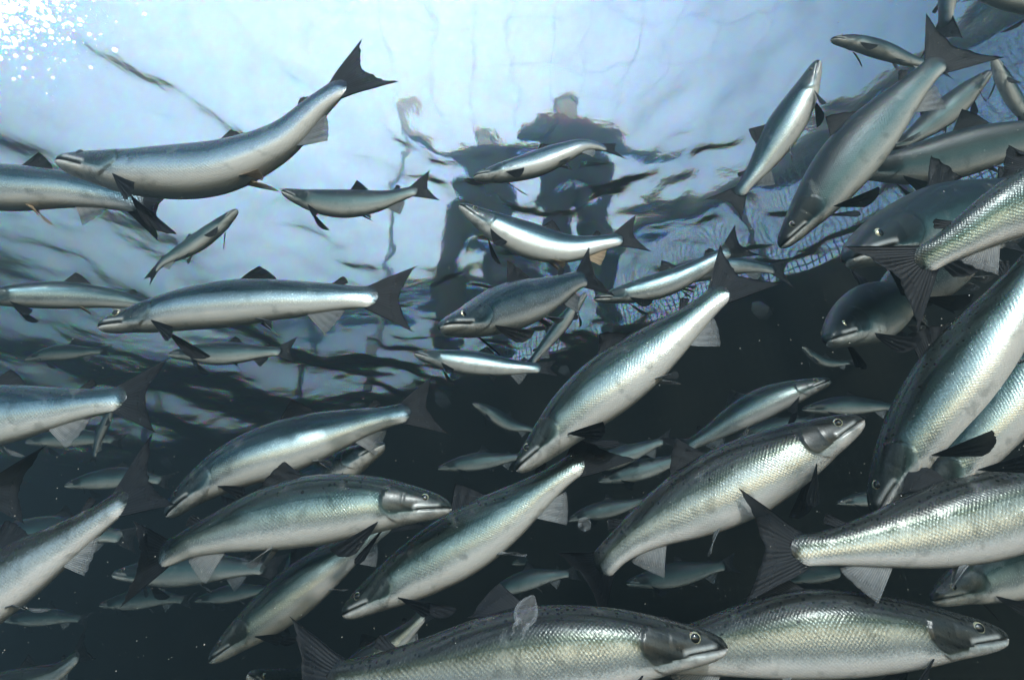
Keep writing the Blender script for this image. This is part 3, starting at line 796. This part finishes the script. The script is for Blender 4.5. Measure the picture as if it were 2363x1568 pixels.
SALMON = [
 # upper left
 ('large pale bellied salmon arching towards the bright patch at upper left', [(132, 372), (210, 385), (330, 398), (500, 388), (640, 330), (740, 240), (800, 188), (838, 160)], dict(fat=0.86, L=.78, mat=1, pelv='tan', anal='grey', roll=4, lod=0)),
 ('long thin salmon half hidden below the large arching one at upper left', [(-270, 428), (-100, 428), (40, 434), (180, 440), (290, 462), (372, 482)], dict(fat=0.8, L=.70, mat=1, lod=1, pelv='tan', roll=12)),
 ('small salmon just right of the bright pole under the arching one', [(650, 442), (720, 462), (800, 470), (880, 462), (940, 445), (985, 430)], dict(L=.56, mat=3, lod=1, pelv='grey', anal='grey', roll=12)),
 ('salmon with tail edge on passing in front of the standing person', [(1092, 410), (1150, 400), (1230, 380), (1300, 352), (1350, 336, .02), (1420, 345, .10)], dict(L=.56, mat=1, lod=1, roll=-4, tail=.8)),
 ('yellow bellied salmon with tan pelvic fins below the person', [(1060, 474), (1130, 515), (1210, 550), (1300, 572), (1385, 562), (1464, 540)], dict(L=.62, mat=1, lod=1, pelv='tan', anal='tan', roll=6)),
 ('dark backed salmon right of the blunt headed one, tail up against the surface', [(1370, 690), (1440, 678), (1530, 655), (1610, 620), (1670, 585), (1705, 565)], dict(fat=.78, L=.66, mat=1, lod=1, pelv='grey', anal='grey', roll=12)),
 ('slim salmon whose dark tail shows right of the upright tail fin', [(1480, 655), (1590, 626), (1690, 612), (1760, 618), (1812, 626)], dict(L=.92, mat=1, lod=1, fat=.85, pelv='grey', anal='grey')),
 ('blunt headed salmon swimming at the viewer in mid picture', [(1018, 752), (1075, 742), (1150, 715), (1250, 682), (1318, 652), (1372, 632)], dict(fat=0.92, L=.66, g=.34, mat=1, lod=0, blunt=.18, pelv='grey', anal='grey')),
 ('long level salmon with white belly under the small climbing one', [(228, 755), (330, 733), (450, 710), (600, 694), (750, 688), (850, 686), (918, 684)], dict(L=.76, mat=1, lod=0, fat=.82, pelv='grey', anal='grey', roll=4)),
 ('dim salmon entering from the left frame edge behind the long level one', [(-90, 690), (20, 682), (120, 680), (220, 684), (310, 696), (380, 715)], dict(fat=0.82, L=.66, g=.15, mat=1, lod=1, pelv='tan', roll=12)),
 ('small salmon climbing with its head up near the handrail reflection', [(548, 484), (505, 522), (450, 562), (400, 590), (368, 612), (345, 640)], dict(L=.50, mat=3, lod=1, pelv='grey', roll=4, tail=.5)),
 ('large silver green salmon diving left with brown tail raised in mid picture', [(1192, 1085), (1255, 1020), (1350, 925), (1480, 825), (1590, 740), (1660, 678), (1705, 632)], dict(L=.78, mat=0, lod=0, fat=1.03, roll=2)),
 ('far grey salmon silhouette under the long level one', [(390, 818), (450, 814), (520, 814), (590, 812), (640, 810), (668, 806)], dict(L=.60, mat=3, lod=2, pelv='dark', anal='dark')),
 ('slender teal salmon under the blunt headed one', [(955, 815), (1030, 828), (1110, 838), (1180, 846), (1230, 848), (1270, 848)], dict(L=.62, mat=1, lod=1, fat=.9, pelv='grey', anal='grey', tail=.5)),
 ('narrow salmon seen from behind rising under the raised tail fin', [(1352, 675), (1325, 710), (1290, 755), (1258, 795), (1238, 820), (1215, 848)], dict(L=.52, mat=1, lod=1, fat=.8, tail=.4, pelv='grey', anal='grey', roll=12)),
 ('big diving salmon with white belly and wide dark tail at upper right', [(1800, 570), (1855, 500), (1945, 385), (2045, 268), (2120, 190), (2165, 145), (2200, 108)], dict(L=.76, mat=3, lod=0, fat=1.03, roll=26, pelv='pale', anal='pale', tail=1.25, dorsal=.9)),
 ('pale salmon belly up the slope with head pointing to the surface', [(1888, 140), (1855, 215), (1805, 300), (1755, 380), (1715, 432), (1682, 470)], dict(L=.58, mat=1, lod=1, roll=20, pelv='pale', anal='grey')),
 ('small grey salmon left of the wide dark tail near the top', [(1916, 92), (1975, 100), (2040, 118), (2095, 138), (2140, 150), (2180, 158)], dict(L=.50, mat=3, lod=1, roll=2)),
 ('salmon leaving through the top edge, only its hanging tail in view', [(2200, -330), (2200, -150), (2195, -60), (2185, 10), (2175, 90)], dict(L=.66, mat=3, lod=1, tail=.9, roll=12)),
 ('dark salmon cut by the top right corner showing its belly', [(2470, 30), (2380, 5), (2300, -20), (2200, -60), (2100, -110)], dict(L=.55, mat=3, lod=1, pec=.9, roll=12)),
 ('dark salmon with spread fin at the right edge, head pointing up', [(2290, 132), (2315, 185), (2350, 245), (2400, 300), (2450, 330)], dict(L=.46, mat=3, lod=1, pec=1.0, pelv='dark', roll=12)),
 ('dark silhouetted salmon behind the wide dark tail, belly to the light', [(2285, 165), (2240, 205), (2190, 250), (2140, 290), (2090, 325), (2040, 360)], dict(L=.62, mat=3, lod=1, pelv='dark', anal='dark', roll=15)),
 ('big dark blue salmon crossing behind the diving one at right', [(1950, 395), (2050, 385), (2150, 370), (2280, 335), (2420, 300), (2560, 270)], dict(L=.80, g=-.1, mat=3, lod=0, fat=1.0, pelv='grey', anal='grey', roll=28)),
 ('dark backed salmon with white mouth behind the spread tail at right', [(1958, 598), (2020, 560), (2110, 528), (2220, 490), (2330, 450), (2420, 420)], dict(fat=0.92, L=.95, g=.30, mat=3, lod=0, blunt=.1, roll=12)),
 ('near silver salmon turning its broad dark tail to the viewer at right', [(2760, 230), (2600, 330), (2440, 430), (2300, 500), (2200, 560), (2135, 598), (2070, 640)], dict(L=.56, mat=0, lod=0, tail=1.2, roll=20)),
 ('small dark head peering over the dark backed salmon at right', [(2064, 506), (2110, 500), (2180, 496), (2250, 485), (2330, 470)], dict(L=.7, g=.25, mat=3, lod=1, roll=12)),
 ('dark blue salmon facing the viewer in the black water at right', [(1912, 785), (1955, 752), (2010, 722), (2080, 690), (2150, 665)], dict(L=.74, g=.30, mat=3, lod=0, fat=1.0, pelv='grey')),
 ('salmon with white jaw partly hidden by the spread dark tail', [(2008, 728), (2070, 680), (2150, 625), (2230, 580), (2330, 540)], dict(L=.86, g=.2, mat=0, lod=1)),
 # right, middle
 ('slim green salmon nosing right above the big climbing one', [(1916, 878), (1860, 895), (1780, 922), (1700, 962), (1630, 1005), (1560, 1040)], dict(L=.66, g=.05, mat=0, lod=0, fat=.95)),
 ('big spotted salmon climbing right with open eye and dark pectoral fin', [(1990, 968), (1920, 1000), (1810, 1055), (1660, 1130), (1520, 1200), (1430, 1262), (1388, 1305, .0), (1362, 1330, .06)], dict(dark_head=0.2, L=.86, mat=2, lod=0, fat=1.07, roll=2, tail=.95)),
 ('steep silver salmon diving along the right edge', [(2020, 1190), (2050, 1110), (2110, 1010), (2200, 885), (2310, 730), (2400, 600), (2470, 500)], dict(L=.92, mat=0, lod=0, fat=1.02, roll=2)),
 ('bright bellied salmon tucked behind the steep one at the right edge', [(2120, 1200), (2200, 1070), (2300, 940), (2400, 810), (2500, 680), (2560, 600)], dict(L=.80, g=.0, mat=0, lod=0, roll=2)),
 ('large silver salmon with tail to the left leaving at the right edge', [(2640, 1060), (2520, 1110), (2400, 1150), (2250, 1195), (2080, 1235), (1930, 1262), (1840, 1268), (1765, 1258)], dict(L=.92, mat=2, lod=0, fat=1.05, roll=2, tail=1.1)),
 ('dark headed salmon with gleaming flank along the bottom right', [(2322, 1470), (2200, 1462), (2060, 1456), (1900, 1455), (1750, 1470), (1600, 1495), (1450, 1520), (1380, 1530)], dict(dark_head=0.55, L=.92, g=.05, mat=2, lod=0, fat=.98, roll=2)),
 ('near spotted salmon along the bottom edge with bright eye', [(1676, 1492), (1560, 1488), (1400, 1492), (1200, 1510), (1000, 1540), (850, 1560), (760, 1568), (690, 1565)], dict(dark_head=0.22, L=.92, mat=2, lod=0, fat=1.0, roll=2)),
 ('large spotted salmon gliding down left in the lower middle', [(792, 1418), (870, 1368), (980, 1302), (1110, 1225), (1220, 1150), (1300, 1092), (1345, 1058), (1375, 1025)], dict(dark_head=0.15, L=.82, mat=0, lod=0, fat=1.05, roll=2)),
 ('pink bellied salmon facing right with open mouth in the lower left', [(1042, 1172), (960, 1165), (850, 1165), (700, 1180), (560, 1210), (450, 1248), (390, 1275), (330, 1290, .03)], dict(dark_head=0.12, L=.84, mat=0, lod=0, fat=1.03, roll=2)),
 ('salmon behind the pink bellied one with dark tail raised', [(385, 1190), (450, 1130), (550, 1070), (690, 1020), (820, 980), (910, 958), (985, 938)], dict(L=.80, g=.1, mat=1, lod=0, fat=1.03, roll=2)),
 ('gleaming salmon with broad dark tail entering at the left edge', [(-360, 1560), (-150, 1440), (0, 1345), (130, 1262), (230, 1195), (285, 1150), (335, 1105)], dict(dark_head=0.2, L=.86, mat=2, lod=0, fat=1.03, roll=2, tail=1.05)),
 ('level salmon with dark tail at the left edge in the middle', [(-400, 990), (-200, 975), (-50, 962), (100, 945), (220, 928), (285, 918), (340, 912)], dict(L=.80, mat=1, lod=0, fat=1.0, roll=2)),
 ('salmon off the left edge with only its dark tail in view', [(-620, 1180), (-400, 1165), (-200, 1150), (-60, 1135), (42, 1118)], dict(L=.74, mat=1, lod=1, tail=1.1)),
 ('salmon head poking up between two larger fish in the lower left', [(886, 1025), (835, 1052), (770, 1085), (690, 1120), (600, 1160), (520, 1190)], dict(L=.66, g=.10, mat=1, lod=0, roll=2)),
 ('salmon diving left below the pink bellied one', [(484, 1525), (550, 1468), (645, 1392), (745, 1312), (840, 1245), (930, 1180)], dict(dark_head=0.2, L=.78, g=.10, mat=0, lod=0, fat=1.05, roll=2)),
 ('thin pale salmon seen edge on crossing the diving one', [(715, 1215, .1), (695, 1262, .06), (675, 1310), (655, 1370), (648, 1420), (650, 1462)], dict(L=.50, mat=1, lod=1, fat=.8, roll=60, tail=.8)),
 ('thin sunlit salmon hanging head down below the left tail', [(262, 930), (248, 965), (232, 1000), (222, 1030), (215, 1065)], dict(L=.42, mat=1, lod=2, fat=.8, roll=40, tail=.6)),
 ('round headed salmon at the bottom edge facing the viewer', [(572, 1555), (640, 1580), (740, 1600), (860, 1610)], dict(L=.74, g=.2, mat=0, lod=1)),
 ('blue gleaming salmon tail end behind the near spotted one', [(720, 1660), (780, 1590), (840, 1535), (905, 1485), (960, 1435), (990, 1395)], dict(L=.66, g=.05, mat=2, lod=1, roll=2)),
 ('dark salmon nosing in at the bottom left corner', [(-120, 1640), (-40, 1600), (60, 1578), (140, 1545), (200, 1490)], dict(L=.60, mat=2, lod=1, roll=2)),
 ('dark green salmon in the gap at the lower right edge', [(2150, 1385), (2230, 1345), (2330, 1310), (2450, 1280), (2600, 1250)], dict(L=.80, g=.1, mat=0, lod=1, fat=1.05)),
]
for lb, pts, kw in SALMON:
    make_salmon(lb, pts, **kw)

# far fish, dimness partly put into the darker skin colour
FAR = [
 ('faint salmon far off at the left edge above the gleaming tail', [(-60, 1240), (60, 1230), (180, 1228), (310, 1240)], .7),
 ('faint salmon low in the dark at far left', [(10, 1430), (70, 1424), (130, 1422), (200, 1428)], .6),
 ('faint salmon below the pink bellied one near its tail', [(260, 1325), (380, 1315), (500, 1308), (640, 1310)], .7),
 ('small faint salmon beside the edge on one', [(450, 1385), (510, 1372), (580, 1362), (640, 1358)], .6),
 ('thin faint salmon in front of the open mouthed one', [(960, 1135), (1010, 1128), (1050, 1118), (1082, 1105)], .5),
 ('dim salmon curving below the dark band in mid picture', [(1090, 930, .0), (1130, 950), (1180, 980), (1245, 992)], .6),
 ('dim salmon crossing behind the big brown tail', [(1330, 1090), (1400, 1065), (1480, 1035), (1545, 1010)], .6),
 ('pale streaked salmon behind the spotted climbing one', [(1380, 1110), (1450, 1090), (1530, 1068), (1600, 1045)], .6),
 ('dim blue salmon left of the spotted climbing one', [(1310, 1200), (1360, 1182), (1420, 1170), (1500, 1150)], .6),
 ('dim salmon with pale underside under the climbing one', [(1445, 1345), (1520, 1332), (1600, 1318), (1690, 1300)], .6),
 ('faint salmon in the black water left of the steep one', [(1850, 945), (1920, 938), (2000, 935), (2080, 940)], .6),
 ('greenish salmon turned away in the gap below the dark pectoral fin', [(1850, 1130), (1865, 1165), (1860, 1200), (1850, 1235)], .5),
 ('dim blue salmon low beside the steep one', [(1930, 1160), (1990, 1152), (2040, 1150), (2090, 1152)], .5),
 ('faint salmon curving in the dark at mid right', [(1850, 800), (1890, 830), (1930, 838), (1970, 835)], .5),
 ('faint blue salmon behind the near spotted back', [(960, 1490), (1000, 1475), (1050, 1462), (1090, 1450)], .5),
 ('dim salmon between the two bottom fish', [(1120, 1380), (1180, 1350), (1250, 1330), (1330, 1320)], .6),
 ('dim salmon streak under the diving one at bottom', [(680, 1545), (720, 1525), (770, 1512), (800, 1500)], .5),
 ('dark salmon silhouette against the surface at the far left', [(60, 830), (120, 815), (180, 812), (250, 808)], .6),
 ('faint salmon below the left level one', [(150, 1120), (230, 1105), (310, 1100), (390, 1110)], .6),
 ('dim salmon between the left tail and the pink bellied one', [(230, 1395), (300, 1384), (370, 1378), (440, 1384)], .7),
 ('faint salmon above the open mouth of the pink bellied one', [(1010, 1080), (1080, 1066), (1150, 1058), (1215, 1050)], .7),
 ('faint salmon right of the lower middle spotted one under its tail', [(1290, 1265), (1350, 1250), (1410, 1244), (1470, 1240)], .7),
 ('faint salmon beneath the lower middle spotted one near its pelvic fins', [(1180, 1300), (1240, 1285), (1300, 1276), (1355, 1275)], .7),
 ('faint salmon under the slim green one at mid right', [(1700, 1010), (1760, 990), (1820, 975), (1880, 965)], .7),
 ('faint salmon left of the raised tail in the dark band', [(1290, 905), (1340, 890), (1390, 882), (1440, 880)], .6),
 ('faint salmon in the dark above the back of the bottom right one', [(1800, 1340), (1860, 1326), (1930, 1318), (1990, 1320)], .7),
 ('dim salmon behind the far tail at the left edge', [(60, 1020), (120, 1012), (200, 1010), (280, 1016)], .6),
]
for lb, pts, L in FAR:
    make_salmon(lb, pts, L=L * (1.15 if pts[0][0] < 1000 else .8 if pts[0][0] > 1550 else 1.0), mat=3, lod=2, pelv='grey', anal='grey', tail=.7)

# ------------------------------------------------------------------ drifting matter
def particles(name, n, gen, mat, label_kind='stuff', seg=5, rings=4):
    V, F, o = [], [], 0
    base, bf, _ = uv_sphere(1.0, seg, rings)
    for _ in range(n):
        p, r = gen()
        V.append(base * r * np.array([1, RNG.uniform(.7, 1.1), RNG.uniform(.7, 1.1)]) + p)
        F += [tuple(i + o for i in q) for q in bf]; o += len(base)
    ob = mesh_obj(name, np.vstack(V), F, [mat])
    tag(ob, kind='stuff'); return ob

def gen_snow():
    d = K * (0.45 + 3.2 * RNG.random() ** 1.3)
    p = ray(RNG.uniform(-150, 2500), RNG.uniform(-60, 1640)) * d
    if p[2] > SURF_Z - .06: p = p * ((SURF_Z - .06) / p[2])
    return p, .0007 * (0.5 * K + d * .55) * RNG.uniform(.3, .95)
particles('marine_snow', 2600, gen_snow, plain('marine_snow', (.30, .30, .26), .8))
def gen_bub():
    a = abs(RNG.normal(0, 1)); b = abs(RNG.normal(0, 1))
    d = RNG.uniform(.5, .7)
    return ray(-20 + 115 * a, -20 + 88 * b) * d, RNG.uniform(.0004, 1) ** 2 * .0017 + .0003
kb = NT('bubble_white')
b1 = kb.n('ShaderNodeBsdfDiffuse'); b1.inputs[0].default_value = (.95, .95, .95, 1)
b2 = kb.n('ShaderNodeBsdfTranslucent'); b2.inputs[0].default_value = (.95, .97, 1, 1)
b3 = kb.n('ShaderNodeAddShader'); kb.l(b1.outputs[0], b3.inputs[0]); kb.l(b2.outputs[0], b3.inputs[1])
b4 = kb.n('ShaderNodeMixShader'); b5 = kb.n('ShaderNodeBsdfTransparent'); b6 = kb.n('ShaderNodeLayerWeight'); b6.inputs[0].default_value = .5
kb.l(b6.outputs['Facing'], b4.inputs[0]); kb.l(b3.outputs[0], b4.inputs[1]); kb.l(b5.outputs[0], b4.inputs[2]); kb.l(b4.outputs[0], kb.out.inputs['Surface'])
BUBBLE = kb.m
particles('bubbles', 520, gen_bub, BUBBLE, seg=10, rings=8)

def comb_jelly(px, d, size, tilt, label):
    V, F = [], []
    nr, sg = 14, 32
    for i in range(nr):
        t = i / (nr - 1)
        r = math.sin(math.pi * (.04 + .80 * t)) * (1 + 0)
        for j in range(sg):
            ph = 2 * math.pi * j / sg
            rr = r * .42 * (1 + .10 * math.cos(8 * ph))
            V.append((rr * math.cos(ph), rr * math.sin(ph) * .8, -.7 + 1.2 * (1 - t) + .12 * (t > .85) * math.sin(4 * ph)))
    F = []
    for i in range(nr - 1):
        for j in range(sg):
            F.append((i * sg + j, i * sg + (j + 1) % sg, (i + 1) * sg + (j + 1) % sg, (i + 1) * sg + j))
    o = mesh_obj('comb_jelly', np.array(V) * size * K, F, [JELLY])
    size = size * K
    o.location = ray(*px) * d * K; o.rotation_euler = tilt
    for s in (-1, 1):
        path = [np.array([s * .2 + .05 * math.sin(q * 2), 0.05 * q, -.5 - .13 * q]) * size for q in range(6)]
        v, f = tube(path, [size * .09 * (1 - q / 7) for q in range(6)], 8)
        mesh_obj('lobe', v, f, [JELLY], o)
    tag(o, label, 'jellyfish', 'jellies drifting among the salmon'); return o
kj = NT('jelly')
lw = kj.n('ShaderNodeLayerWeight'); lw.inputs[0].default_value = .35
pj = kj.n('ShaderNodeBsdfPrincipled'); pj.inputs['Base Color'].default_value = (.75, .76, .78, 1); pj.inputs['Roughness'].default_value = .3
tj = kj.n('ShaderNodeBsdfTransparent')
mj = kj.n('ShaderNodeMixShader')
fj = kj.mrange(lw.outputs['Facing'], 0.0, 1.0, .02, .26)
kj.l(fj, mj.inputs[0]); kj.l(tj.outputs[0], mj.inputs[1]); kj.l(pj.outputs[0], mj.inputs[2]); kj.l(mj.outputs[0], kj.out.inputs['Surface'])
JELLY = kj.m
comb_jelly((1218, 1402), .92, .038, (R(10), R(25), 0), 'clear ribbed jelly drifting over the back of the near spotted salmon')
comb_jelly((1350, 1205), 1.5, .040, (R(70), R(40), 0), 'wispy jelly in the dark gap left of the spotted climbing salmon')

# ------------------------------------------------------------------ the water itself as haze
def haze():
    lo, hi = np.array([-9, -1.0, -10.5]), np.array([3.2, 8.2, 3.85])
    V = [(x, y, z) for z in (lo[2], hi[2]) for y in (lo[1], hi[1]) for x in (lo[0], hi[0])]
    F = [(0, 2, 3, 1), (4, 5, 7, 6), (0, 1, 5, 4), (2, 6, 7, 3), (0, 4, 6, 2), (1, 3, 7, 5)]
    k = NT('water_haze')
    v = k.n('ShaderNodeVolumePrincipled')
    v.inputs['Color'].default_value = (.36, .54, .59, 1)
    v.inputs['Absorption Color'].default_value = (0, .012, .016, 1)
    v.inputs['Density'].default_value = .38
    v.inputs['Anisotropy'].default_value = .80
    k.l(v.outputs[0], k.out.inputs['Volume'])
    o = mesh_obj('haze', np.array(V, float), F, [k.m], None, False)
    tag(o, kind='stuff')
haze()
